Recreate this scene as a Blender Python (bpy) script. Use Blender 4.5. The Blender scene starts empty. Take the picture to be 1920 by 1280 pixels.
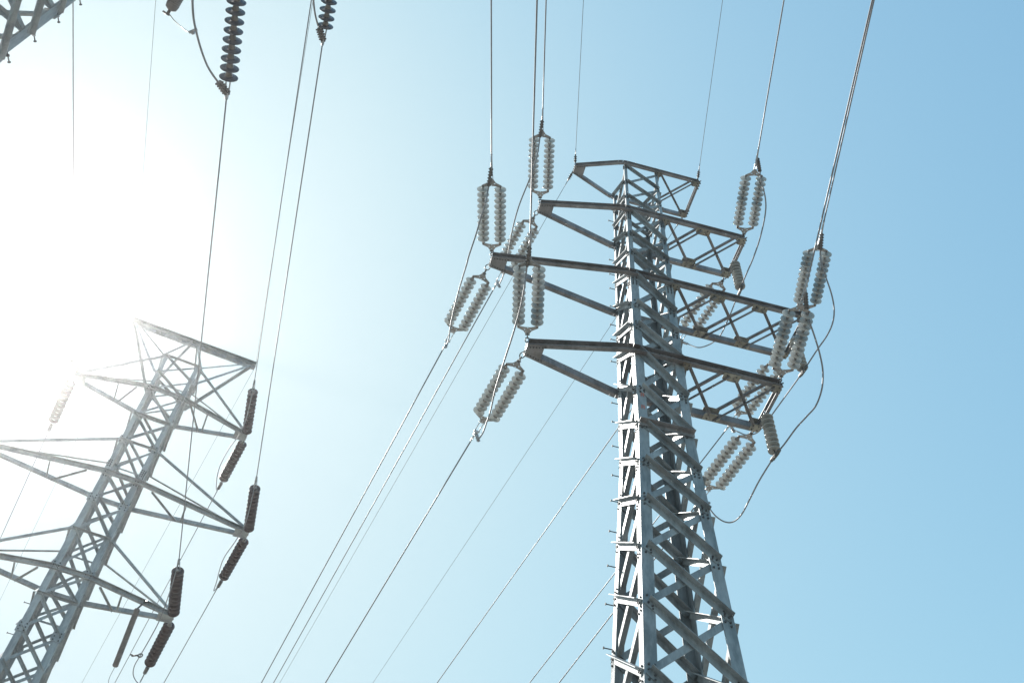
D = {'RW': {'L1t': ([1.22, 12.484, 25.373], [-0.0713, -0.9973, -0.0201]),
        'L2t': ([0.352, 12.335, 22.767], [-0.0703, -0.9973, -0.0202]),
        'L3t': ([-0.637, 12.164, 19.753], [-0.0706, -0.9973, -0.0204]),
        'L4t': ([0.315, 12.328, 16.8], [-0.0665, -0.9976, -0.0202]),
        'R1t': ([4.563, 12.566, 25.373], [-0.0653, -0.9977, -0.0201]),
        'R2t': ([5.52, 12.714, 22.767], [-0.069, -0.9974, -0.0201]),
        'R3t': ([6.588, 12.868, 19.753], [-0.0707, -0.9973, -0.0203]),
        'R4t': ([5.507, 12.67, 16.8], [-0.0518, -0.9985, -0.02]),
        'L1a': ([1.22, 12.484, 25.373], [-0.3628, 0.9311, -0.037]),
        'L2a': ([0.352, 12.335, 22.767], [-0.3589, 0.9327, -0.037]),
        'L3a': ([-0.637, 12.164, 19.753], [-0.3572, 0.9333, -0.037]),
        'L4a': ([0.315, 12.328, 16.8], [-0.357, 0.9334, -0.0371]),
        'R1a': ([4.397, 13.526, 25.373], [-0.3663, 0.9298, -0.037]),
        'R2a': ([5.349, 13.708, 22.767], [-0.3608, 0.9319, -0.037]),
        'R3a': ([6.407, 13.92, 19.753], [-0.3534, 0.9347, -0.037]),
        'R4a': ([5.322, 13.745, 16.8], [-0.3388, 0.9401, -0.037])},
 'RJ': {'L2': [[0.171, 10.492, 22.676], [0.153, 10.66, 22.268], [0.098, 10.887, 21.983], [0.046, 11.064, 21.826], [-0.16, 11.727, 21.566], [-0.267, 12.465, 21.615],
               [-0.319, 13.326, 21.882], [-0.372, 13.871, 22.118], [-0.41, 14.253, 22.306], [-0.507, 14.694, 22.59]],
        'L3': [[-0.829, 10.302, 19.631], [-0.854, 10.498, 19.251], [-0.921, 10.734, 19.014], [-0.987, 11.034, 18.823], [-1.096, 11.481, 18.692], [-1.129, 11.675, 18.675],
               [-1.28, 12.494, 18.77], [-1.419, 13.526, 19.095], [-1.48, 14.252, 19.401], [-1.549, 14.538, 19.567]],
        'L4': [[0.138, 10.452, 16.688], [0.133, 10.597, 16.422], [0.1, 10.881, 16.165], [0.052, 11.159, 16.006], [-0.008, 11.468, 15.902], [-0.1, 11.95, 15.849],
               [-0.231, 12.795, 15.94], [-0.291, 13.495, 16.107], [-0.358, 13.975, 16.255], [-0.421, 14.392, 16.403], [-0.528, 14.745, 16.582]],
        'R2': [[5.507, 10.76, 22.802], [5.541, 10.903, 22.529], [5.665, 11.195, 22.212], [5.699, 11.483, 21.98], [5.653, 11.961, 21.705], [5.574, 12.452, 21.54],
               [5.48, 12.953, 21.471], [5.415, 13.443, 21.472], [5.379, 13.995, 21.528], [5.343, 14.487, 21.619], [5.297, 14.941, 21.733], [5.196, 15.267, 21.86],
               [5.045, 15.553, 22.035], [4.89, 15.757, 22.238], [4.693, 15.968, 22.662]],
        'R3': [[6.494, 11.09, 19.705], [6.511, 11.223, 19.479], [6.618, 11.432, 19.266], [6.78, 11.722, 19.04], [6.88, 12.002, 18.871], [6.892, 12.276, 18.738],
               [6.819, 12.558, 18.638], [6.683, 12.9, 18.566], [6.484, 13.594, 18.524], [6.319, 14.266, 18.586], [6.206, 14.822, 18.683], [6.126, 15.279, 18.785],
               [6.024, 15.703, 18.912], [5.86, 15.957, 19.1], [5.75, 16.065, 19.284], [5.613, 16.232, 19.614]],
        'R4': [[5.623, 10.839, 16.789], [5.694, 10.945, 16.626], [5.833, 11.192, 16.409], [5.945, 11.421, 16.25], [6.036, 11.682, 16.096], [6.066, 11.983, 15.947],
               [6.011, 12.302, 15.821], [5.883, 12.54, 15.76], [5.735, 12.823, 15.712], [5.591, 13.223, 15.666], [5.462, 13.589, 15.655], [5.321, 14.251, 15.663],
               [5.253, 14.826, 15.694], [5.198, 15.322, 15.742], [5.099, 15.627, 15.805], [4.962, 15.787, 15.925], [4.81, 15.887, 16.161], [4.7, 15.952, 16.468],
               [4.673, 16.0, 16.712]]},
 'LW': {'R1t': ([-7.13, 18.238, 22.651], [0.1887, -0.9816, -0.0301], [-5.084, 7.595, 22.325]),
        'R2t': ([-6.666, 18.399, 19.904], [0.1836, -0.9825, -0.0301], [-4.471, 6.651, 19.545]),
        'R3t': ([-5.818, 18.692, 16.843], [0.1751, -0.9841, -0.03], [-3.612, 6.293, 16.465]),
        'R4t': ([-6.656, 18.402, 14.0], [0.1819, -0.9829, -0.0301], [-4.384, 6.129, 13.624]),
        'L1t': ([-10.449, 17.09, 22.651], [0.198, -0.9797, -0.0301], [-8.605, 7.965, 22.37]),
        'L2t': ([-10.949, 16.917, 19.904], [0.1821, -0.9828, -0.03], [-9.138, 7.142, 19.606]),
        'R2a': ([-6.666, 18.399, 19.904], [-0.4116, 0.9106, -0.037], None),
        'R3a': ([-5.818, 18.692, 16.843], [-0.4059, 0.9132, -0.037], None),
        'R4a': ([-6.656, 18.402, 14.0], [-0.3933, 0.9186, -0.0371], None),
        'L2a': ([-10.949, 16.917, 19.904], [-0.445, 0.8948, -0.0371], None),
        'L1a': ([-10.449, 17.09, 22.651], [-0.4466, 0.894, -0.037], None)},
 'LJ': {'R2': [[-6.387, 16.831, 19.853], [-6.408, 17.189, 19.333], [-6.593, 17.671, 19.146], [-6.878, 18.169, 19.155], [-7.199, 18.896, 19.294], [-7.412, 19.582, 19.484],
               [-7.57, 20.321, 19.756]],
        'R3': [[-5.622, 17.213, 16.726], [-5.623, 17.606, 16.262], [-5.846, 18.115, 16.131], [-6.172, 18.756, 16.18], [-6.352, 19.251, 16.267], [-6.586, 20.088, 16.466],
               [-6.76, 20.673, 16.656]],
        'R4': [[-6.414, 16.912, 13.892], [-6.459, 17.104, 13.627], [-6.639, 17.665, 13.376], [-6.892, 18.243, 13.324], [-7.219, 18.959, 13.38], [-7.442, 19.468, 13.457],
               [-7.549, 19.904, 13.528], [-7.55, 20.327, 13.638], [-7.542, 20.452, 13.771]],
        'L2': [[-10.673, 15.895, 19.455], [-11.026, 16.183, 19.023], [-11.54, 16.876, 18.973], [-11.802, 17.531, 19.101], [-11.968, 18.178, 19.316],
               [-12.012, 18.616, 19.541], [-12.026, 18.829, 19.741]]},
 'TJ': [[-4.481, 5.971, 13.663], [-4.534, 5.733, 13.482], [-4.571, 5.429, 13.331], [-4.584, 5.076, 13.202], [-4.553, 4.777, 13.063], [-4.464, 4.341, 12.899],
        [-4.336, 3.775, 12.778]],
 'TJ3': [[-3.664, 6.112, 16.522], [-3.683, 5.919, 16.392], [-3.695, 5.667, 16.284], [-3.684, 5.343, 16.202], [-3.598, 4.862, 15.988]],
 'TArr': [[-4.81, 4.589, 13.56], [-4.981, 4.893, 13.391], [-4.993, 4.924, 13.375], [-4.903, 5.035, 13.367], [-4.753, 5.154, 13.376], [-4.708, 5.135, 13.399]],
 'LArr': [[-7.214, 18.035, 14.098], [-7.284, 17.929, 13.787], [-7.487, 18.584, 12.774], [-7.521, 18.753, 12.504], [-7.484, 17.89, 13.73], [-7.138, 17.869, 13.941]]}
HAZE_D = .00085; HAZE_G = .93; SUN_E = 4.6; EXPO = 0.6; SUNV = (-0.44173, 0.5262, 0.72663)
SKY_CURVE = ((2.5, .492), (1.87, .590), (1.78, .622))
import bpy, math, random
from mathutils import Vector, Matrix
random.seed(7)
V = Vector
scene = bpy.context.scene
COL = scene.collection
GROUND = -1.6          # the lens is the origin, 1.6 m above the ground

# ---------------------------------------------------------------- helpers
class MB:
    """collects shapes and links them as ONE mesh object"""
    def __init__(s): s.v = []; s.f = []; s.sm = []; s.mi = []; s.cur = 0
    def add(s, vs, fs, smooth=False):
        o = len(s.v); s.v += [tuple(p) for p in vs]
        s.f += [tuple(i + o for i in f) for f in fs]; s.sm += [smooth] * len(fs); s.mi += [s.cur] * len(fs)
    def prism(s, p0, p1, prof, a, b):
        n = len(prof)
        vs = [p0 + a * x + b * y for x, y in prof] + [p1 + a * x + b * y for x, y in prof]
        fs = [(i, (i + 1) % n, n + (i + 1) % n, n + i) for i in range(n)]
        fs += [tuple(range(n - 1, -1, -1)), tuple(range(n, 2 * n))]
        s.add(vs, fs)
    def angle(s, p0, p1, n1, n2, w, t, w2=None):
        """L section whose heel runs p0-p1, flanges along n1 and n2"""
        d = (p1 - p0).normalized()
        a = (n1 - d * n1.dot(d)).normalized(); b = n2 - d * n2.dot(d); b = (b - a * b.dot(a)).normalized()
        w2 = w2 or w
        s.prism(p0, p1, [(0, 0), (w, 0), (w, t), (t, t), (t, w2), (0, w2)], a, b)
    def channel(s, p0, p1, out, up, H, F, t):
        d = (p1 - p0).normalized()
        b = (up - d * up.dot(d)).normalized(); a = out - d * out.dot(d); a = (a - b * a.dot(b)).normalized()
        h = H / 2
        s.prism(p0, p1, [(0, -h), (F, -h), (F, -h + t), (t, -h + t), (t, h - t), (F, h - t), (F, h), (0, h)], a, b)
    def bar(s, p0, p1, w, h, up=V((0, 0, 1))):
        d = (p1 - p0).normalized(); a = d.cross(up)
        if a.length < 1e-4: a = d.cross(V((1, 0, 0)))
        a.normalize(); b = a.cross(d)
        s.prism(p0, p1, [(-w/2, -h/2), (w/2, -h/2), (w/2, h/2), (-w/2, h/2)], a, b)
    def tube(s, pts, r, n=8, r2=None, cap=True):
        pts = [V(p) for p in pts]; m = len(pts); vs = []; fs = []
        up = V((0.13, 0.21, 1)).normalized(); ref = None
        for i, p in enumerate(pts):
            d = (pts[min(i + 1, m - 1)] - pts[max(i - 1, 0)]).normalized()
            a = (up.cross(d) if ref is None else ref - d * ref.dot(d))
            if a.length < 1e-4: a = V((1, 0, 0)).cross(d)
            a.normalize(); ref = a; b = d.cross(a)
            rr = r if r2 is None else r + (r2 - r) * i / (m - 1)
            vs += [p + (a * math.cos(k * 2 * math.pi / n) + b * math.sin(k * 2 * math.pi / n)) * rr for k in range(n)]
        for i in range(m - 1):
            for k in range(n):
                k2 = (k + 1) % n
                fs.append((i*n + k, i*n + k2, (i+1)*n + k2, (i+1)*n + k))
        s.add(vs, fs, True)
        if cap:
            o = len(s.v) - m*n
            s.f.append(tuple(o + k for k in range(n - 1, -1, -1))); s.f.append(tuple(o + (m-1)*n + k for k in range(n)))
            s.sm += [False, False]; s.mi += [s.cur, s.cur]
    def lathe(s, prof, n=24, o=V((0, 0, 0)), ax='x', smooth=True):
        """revolve (x, r) about the local x axis"""
        vs = []; fs = []
        for x, r in prof:
            for k in range(n):
                t = k * 2 * math.pi / n
                vs.append(o + V((x, r * math.cos(t), r * math.sin(t))))
        m = len(prof)
        for i in range(m - 1):
            for k in range(n):
                k2 = (k + 1) % n
                fs.append((i*n + k, (i+1)*n + k, (i+1)*n + k2, i*n + k2))
        s.add(vs, fs, smooth)
    def ring(s, c, a, b, R, r, n=14, m=6, sx=1.0):
        """torus round c in the plane a,b, stretched along a"""
        nn = a.cross(b); vs = []; fs = []
        for i in range(n):
            t = i * 2 * math.pi / n; e = a * math.cos(t) * sx + b * math.sin(t); e2 = (a * math.cos(t) + b * math.sin(t))
            for k in range(m):
                q = k * 2 * math.pi / m
                vs.append(c + e * R + e2 * (r * math.cos(q)) + nn * (r * math.sin(q)))
        for i in range(n):
            for k in range(m):
                fs.append((i*m + k, ((i+1) % n)*m + k, ((i+1) % n)*m + (k+1) % m, i*m + (k+1) % m))
        s.add(vs, fs, True)
    def plate(s, poly, n, t):
        """flat polygon of thickness t along n"""
        m = len(poly); vs = list(poly) + [p + n * t for p in poly]
        fs = [tuple(range(m - 1, -1, -1)), tuple(range(m, 2*m))] + [(i, (i+1) % m, m + (i+1) % m, m + i) for i in range(m)]
        s.add(vs, fs)
    def bolt(s, p, n, r=.013, h=.016):
        r *= 1.25
        a = n.orthogonal().normalized(); b = n.cross(a); s.cur = 1
        s.prism(p, p + n * h, [(r * math.cos(k * math.pi / 3), r * math.sin(k * math.pi / 3)) for k in range(6)], a, b); s.cur = 0
    def build(s, name, mat, parent=None):
        me = bpy.data.meshes.new(name); me.from_pydata(s.v, [], s.f)
        me.polygons.foreach_set('use_smooth', s.sm)
        me.materials.append(mat)
        if 1 in s.mi: me.materials.append(M['bolt']); me.polygons.foreach_set('material_index', s.mi)
        me.update()
        return link(name, me, parent)

def link(name, data, parent=None):
    o = bpy.data.objects.new(name, data); COL.objects.link(o)
    if parent: o.parent = parent
    return o
def tag(o, label=None, cat=None, group=None, kind=None):
    if label: o['label'] = label
    if cat: o['category'] = cat
    if group: o['group'] = group
    if kind: o['kind'] = kind
    return o
def thing(name, label, cat, loc, rot=None, group=None):
    o = link(name, None); o.location = loc
    if rot is not None: o.rotation_euler = rot
    return tag(o, label, cat, group)
def copy_tree(o, parent=None):
    kids = list(o.children)
    c = o.copy(); COL.objects.link(c)
    if parent: c.parent = parent
    for k in kids: copy_tree(k, c)
    return c
def catmull(pts, n=6):
    P = [V(p) for p in pts]; P = [P[0]*2 - P[1]] + P + [P[-1]*2 - P[-2]]; out = []
    for i in range(1, len(P) - 2):
        for k in range(n):
            t = k / n; a, b, c, d = P[i-1:i+3]
            out.append(.5 * (2*b + (c - a)*t + (2*a - 5*b + 4*c - d)*t*t + (3*b - a - 3*c + d)*t**3))
    return out + [P[-2]]

# ---------------------------------------------------------------- materials
def node_mat(name):
    m = bpy.data.materials.new(name); m.use_nodes = True
    nt = m.node_tree; return m, nt, nt.nodes['Principled BSDF']
def steel(name, base, dark, rust, rust_amt=.3, metal=.35, rough=.5, scale=4.0):
    m, nt, p = node_mat(name); N = nt.nodes.new; L = nt.links.new
    g = N('ShaderNodeNewGeometry')
    mp = N('ShaderNodeMapping'); mp.inputs['Scale'].default_value = (1, 1, .3); L(g.outputs['Position'], mp.inputs['Vector'])
    n1 = N('ShaderNodeTexNoise'); n1.inputs['Scale'].default_value = scale; n1.inputs['Detail'].default_value = 6
    n2 = N('ShaderNodeTexNoise'); n2.inputs['Scale'].default_value = scale * 6; n2.inputs['Detail'].default_value = 4
    n3 = N('ShaderNodeTexNoise'); n3.inputs['Scale'].default_value = 1.3; n3.inputs['Detail'].default_value = 5
    for n in (n1, n2): L(mp.outputs[0], n.inputs['Vector'])
    L(g.outputs['Position'], n3.inputs['Vector'])
    ad = N('ShaderNodeMath'); ad.operation = 'MULTIPLY_ADD'; ad.inputs[1].default_value = .45
    L(n2.outputs['Fac'], ad.inputs[0]); L(n1.outputs['Fac'], ad.inputs[2])
    r1 = N('ShaderNodeValToRGB'); r1.color_ramp.elements[0].position = .56; r1.color_ramp.elements[1].position = .86
    r1.color_ramp.elements[0].color = (*dark, 1); r1.color_ramp.elements[1].color = (*base, 1); L(ad.outputs[0], r1.inputs[0])
    r2 = N('ShaderNodeValToRGB'); r2.color_ramp.elements[0].position = .62 - .35 * rust_amt; r2.color_ramp.elements[1].position = .86 - .35 * rust_amt
    r2.color_ramp.elements[1].color = (rust_amt + .3,) * 3 + (1,)
    L(n3.outputs['Fac'], r2.inputs[0])
    mx = N('ShaderNodeMix'); mx.data_type = 'RGBA'; mx.inputs['B'].default_value = (*rust, 1)
    L(r2.outputs['Color'], mx.inputs['Factor']); L(r1.outputs['Color'], mx.inputs['A'])
    oi = N('ShaderNodeObjectInfo'); vr = N('ShaderNodeMapRange'); vr.inputs['To Min'].default_value = .80; vr.inputs['To Max'].default_value = 1.18; L(oi.outputs['Random'], vr.inputs[0])
    sc = N('ShaderNodeVectorMath'); sc.operation = 'SCALE'; L(mx.outputs['Result'], sc.inputs[0]); L(vr.outputs[0], sc.inputs['Scale'])
    L(sc.outputs[0], p.inputs['Base Color'])
    p.inputs['Metallic'].default_value = metal
    rr = N('ShaderNodeMapRange'); rr.inputs['To Min'].default_value = rough - .1; rr.inputs['To Max'].default_value = rough + .15
    L(n1.outputs['Fac'], rr.inputs[0]); L(rr.outputs[0], p.inputs['Roughness'])
    bp = N('ShaderNodeBump'); bp.inputs['Strength'].default_value = .15; bp.inputs['Distance'].default_value = .01
    L(n2.outputs['Fac'], bp.inputs['Height']); L(bp.outputs[0], p.inputs['Normal'])
    return m
def plain(name, col, metal=0., rough=.5, var=.25, scale=9., **kw):
    m, nt, p = node_mat(name); N = nt.nodes.new; L = nt.links.new
    g = N('ShaderNodeNewGeometry'); n = N('ShaderNodeTexNoise'); n.inputs['Scale'].default_value = scale; n.inputs['Detail'].default_value = 4
    L(g.outputs['Position'], n.inputs['Vector'])
    r = N('ShaderNodeValToRGB'); r.color_ramp.elements[0].position = .3; r.color_ramp.elements[1].position = .7
    r.color_ramp.elements[0].color = tuple(c * (1 - var) for c in col) + (1,); r.color_ramp.elements[1].color = tuple(min(1, c * (1 + var)) for c in col) + (1,)
    L(n.outputs['Fac'], r.inputs[0]); L(r.outputs[0], p.inputs['Base Color'])
    p.inputs['Metallic'].default_value = metal; p.inputs['Roughness'].default_value = rough
    for k, v in kw.items(): p.inputs[k].default_value = v
    return m
def glass_mat():
    m, nt, p = node_mat('toughened_glass'); N = nt.nodes.new; L = nt.links.new
    p.inputs['Base Color'].default_value = (.49, .49, .485, 1); p.inputs['Roughness'].default_value = .12; p.inputs['IOR'].default_value = 1.5
    tr = N('ShaderNodeBsdfTranslucent'); tr.inputs['Color'].default_value = (.66, .65, .63, 1)
    tp = N('ShaderNodeBsdfTransparent'); tp.inputs['Color'].default_value = (.8, .86, .84, 1)
    a = N('ShaderNodeMixShader'); a.inputs[0].default_value = .36; b = N('ShaderNodeMixShader'); b.inputs[0].default_value = .16
    L(p.outputs[0], a.inputs[1]); L(tr.outputs[0], a.inputs[2]); L(a.outputs[0], b.inputs[1]); L(tp.outputs[0], b.inputs[2])
    L(b.outputs[0], nt.nodes['Material Output'].inputs['Surface'])
    return m
M = dict(
    steel=steel('galvanised_steel', (.31, .335, .35), (.165, .185, .195), (.24, .19, .15), .12, .2, .5),
    inner=steel('galvanised_brace_steel', (.31, .335, .35), (.17, .185, .195), (.25, .19, .15), .16, .2, .5),
    arm=steel('weathered_arm_steel', (.27, .262, .27), (.145, .14, .145), (.18, .135, .115), .34, .2, .55),
    gusset=steel('stained_gusset_steel', (.36, .345, .30), (.21, .20, .165), (.23, .165, .115), .4, .15, .6, 9),
    old=steel('dull_grey_steel', (.37, .39, .40), (.22, .235, .245), (.24, .19, .15), .2, .2, .5),
    fitting=plain('dark_forged_fitting', (.13, .12, .115), .5, .45),
    alu=plain('weathered_aluminium', (.42, .42, .44), .7, .38, .12),
    bright=plain('bright_aluminium', (.62, .62, .64), .7, .3, .1),
    cond=plain('stranded_aluminium_wire', (.24, .235, .25), .4, .52, .1),
    wire=plain('dull_ground_wire', (.13, .13, .14), .1, .7, .1),
    glass=glass_mat(),
    cap=plain('dark_iron_cap', (.27, .24, .225), .1, .6),
    shaded_glass=plain('shaded_grey_glass', (.36, .365, .35), 0, .2, .1),  # same disc glass, its backlit darkness put into the colour
    porcelain=plain('brown_glazed_porcelain', (.06, .03, .027), 0, .2, .3),
    porcelain_grey=plain('slate_glazed_porcelain', (.07, .072, .09), 0, .2, .25),
    tan_cap=plain('tan_iron_cap', (.17, .145, .125), .1, .6),
    rubber=plain('grey_polymer_housing', (.17, .15, .145), 0, .5),
    paint=plain('faded_red_paint', (.45, .16, .13), 0, .6, .35, 30),
    bolt=plain('shade_dark_bolt', (.07, .07, .075), .1, .7),  # dark colour carries the shadow on and around the bolt heads
)

# ---------------------------------------------------------------- lattice towers
UP = V((0, 0, 1))
def corner_fn(hu, hv):
    def c(su, sv, z): return V((su * hu(z), sv * hv(z), z))
    return c
FACES = (((-1, -1), (1, -1), V((0, -1, 0))), ((1, -1), (1, 1), V((1, 0, 0))),
         ((1, 1), (-1, 1), V((0, 1, 0))), ((-1, 1), (-1, -1), V((-1, 0, 0))))

def make_legs(root, C, zs_sections, nodes, m, brace_m, bw, horiz, S=1., bolts=True, step_leg=None, steps=(), step_dir=None):
    """four tapering angle legs; every brace is a sub-part of the leg it starts from"""
    legs = {}
    for su in (-1, 1):
        for sv in (-1, 1):
            mb = MB()
            for (za, zb, w) in zs_sections:
                mb.angle(C(su, sv, za)*S, C(su, sv, zb)*S, V((-su, 0, 0)), V((0, -sv, 0)), w*S, w*.1*S)
            # splice plates where the section changes, and node bolts
            for (za, zb, w) in zs_sections[1:3 if bolts else 2]:
                for n_, al in ((V((0, sv, 0)), V((-su, 0, 0))), (V((su, 0, 0)), V((0, -sv, 0)))):
                    for dz in (-.26, -.2, -.14, -.08, .06, .12, .18, .24):
                        for q in (.3, .72):
                            p = C(su, sv, za + dz)
                            ww = w if dz < 0 else w*.72
                            mb.bolt((p + al*ww*q)*S, n_, .012*S, .016*S)
            if bolts:
                for i, z in enumerate(nodes):
                    if z < 6.5: continue
                    w = next((q[2] for q in zs_sections if q[1] <= z <= q[0]), .1)
                    for n_, al in ((V((0, sv, 0)), V((-su, 0, 0))), (V((su, 0, 0)), V((0, -sv, 0)))):
                        for dz in (-.11, -.05, .03, .1):
                            for q in ((.35, .78) if w > .12 else (.5,)):
                                if random.random() < .8:
                                    mb.bolt((C(su, sv, z + dz*(w/.155)**.5) + al*w*q + n_*.002)*S, n_, .0125*S, .017*S)
            legs[(su, sv)] = mb.build('leg', m, root)
    def bwid(z): return next((q[2] for q in bw if q[1] <= z <= q[0] + .01), bw[-1][2])
    for A, B, n in FACES:
        al = (V((B[0], B[1], 0)) - V((A[0], A[1], 0))).normalized()
        for i in range(len(nodes) - 1):
            z0, z1 = nodes[i], nodes[i+1]; w = bwid((z0 + z1)/2); t = w*.11
            ins = w*.5
            for outer in (True, False):
                S0, S1 = (A, B) if outer else (B, A)
                sg = 1 if outer else -1
                p0 = C(*S0, z0) + al*sg*ins; p1 = C(*S1, z1) - al*sg*ins
                d = (p1 - p0).normalized(); q = n.cross(d)
                if q.z > 0: q = -q                       # in-plane direction pointing down
                off = n*.004 if outer else -n*.024
                p0 = p0 - q*w*.5 + off; p1 = p1 - q*w*.5 + off
                mb = MB(); mb.angle(p0*S, p1*S, q, n if outer else -n, w*S, t*S)
                if outer and bolts and z1 > 6.5:
                    for e, dd in ((p0, d), (p1, -d)):
                        for k in (.03, .1):
                            mb.bolt((e + dd*k + q*w*.55 + n*t)*S, n, .0125*S, .017*S)
                mb.build('brace', brace_m, legs[S0])
        for z, w in (horiz if not bolts or A == (-1, -1) else ()):
            mb = MB(); p0 = C(*A, z) + n*.03; p1 = C(*B, z) + n*.03
            mb.angle(p0*S, p1*S, -UP, n, w*S, w*.1*S); mb.build('strut', M['arm'] if bolts else brace_m, legs[A])
    if step_leg:
        su, sv = step_leg
        for z in steps:
            p = C(su, sv, z); d = step_dir
            mb = MB(); p0 = p*S + V((0, -sv*.05*S, 0)) if abs(d.y) < .1 else p*S
            ln = .125 if abs(d.y) < .1 else .105
            mb.tube([p0 - d*.02*S, p0 + d*ln*S], .0085*S, 6); mb.tube([p0 + d*ln*S, p0 + d*(ln + .013)*S], .02*S, 6)
            if abs(d.y) > .1: mb.tube([p0 + d*.02*S, p0 + d*.045*S], .022*S, 6)
            mb.build('step_bolt', M['bolt'], legs[(su, sv)])
    return legs

# ---- the big bolted tower at right
RS = 1.2
RP = V((2.4122*RS, 10.6442*RS, 0)); RPSI = .1707
RZ = (21.144, 18.973, 16.461, 14.0); RL = (1.416, 2.150, 2.987, 2.181); RR = (1.341, 2.148, 3.046, 2.131)
def r_h(z):
    if z > 12.079: return .4331 + .00647*(14 - z)
    return .4331 + .00647*(14 - 12.079) + .0432*(12.079 - z)
RC = corner_fn(r_h, lambda z: r_h(z)*1.0488)
RNODES = [21.03, 20.292, 19.616, 18.949, 18.03, 17.296, 16.43, 15.483, 14.805, 14.042, 13.02, 12.142, 11.259, 10.419, 9.483, 8.511, 7.443,
          6.3, 5.1, 3.8, 2.4, .9, -.6]
tower = thing('lattice_tower', 'big bolted grey steel lattice tower filling the right half, lit on its left face', 'tower', RP, (0, 0, RPSI), 'lattice towers of the power lines')
make_legs(tower, RC, [(21.12, 18.9, .066), (18.9, 16.4, .095), (16.4, 12.079, .155), (12.079, GROUND/RS + .1, .165)], RNODES, M['steel'], M['inner'],
          [(21.2, 18.9, .062), (18.9, 16.3, .078), (16.3, -2, .098)], [(12.142, .09)], RS, True,
          (-1, 1), [21.0, 19.82, 18.69, 18.2, 17.65, 17.13, 16.5, 15.89, 15.42, 14.75, 13.59, 13.1, 12.5, 11.83, 11.29, 10.68, 10.03, 9.36, 8.65, 8.0], V((-1, 0, 0)))
for su in (-1, 1):                                                    # concrete-set stub feet
    for sv in (-1, 1):
        mb = MB(); c = RC(su, sv, GROUND/RS)*RS
        mb.prism(c, c + V((0, 0, .35)), [(-.3, -.3), (.3, -.3), (.3, .3), (-.3, .3)], V((1, 0, 0)), V((0, 1, 0)))
        mb.build('footing', M['old'], tower)
# faded red marks on the front leg
mb = MB()
for z, hh in ((12.80, .085), (12.50, .085)):
    c = RC(-1, -1, z) + V((.06, -.0045, 0))
    for a0, a1, b0, b1 in ((0, .018, 0, 1), (.04, .058, 0, 1), (.018, .04, .42, .58), (.018, .04, .85, 1)):
        mb.plate([(c + V((a0, 0, hh*b0)))*RS, (c + V((a1, 0, hh*b0)))*RS, (c + V((a1, 0, hh*b1)))*RS, (c + V((a0, 0, hh*b1)))*RS], V((0, -1, 0)), .002)
mb.build('paint_mark', M['paint'], tower)

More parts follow.
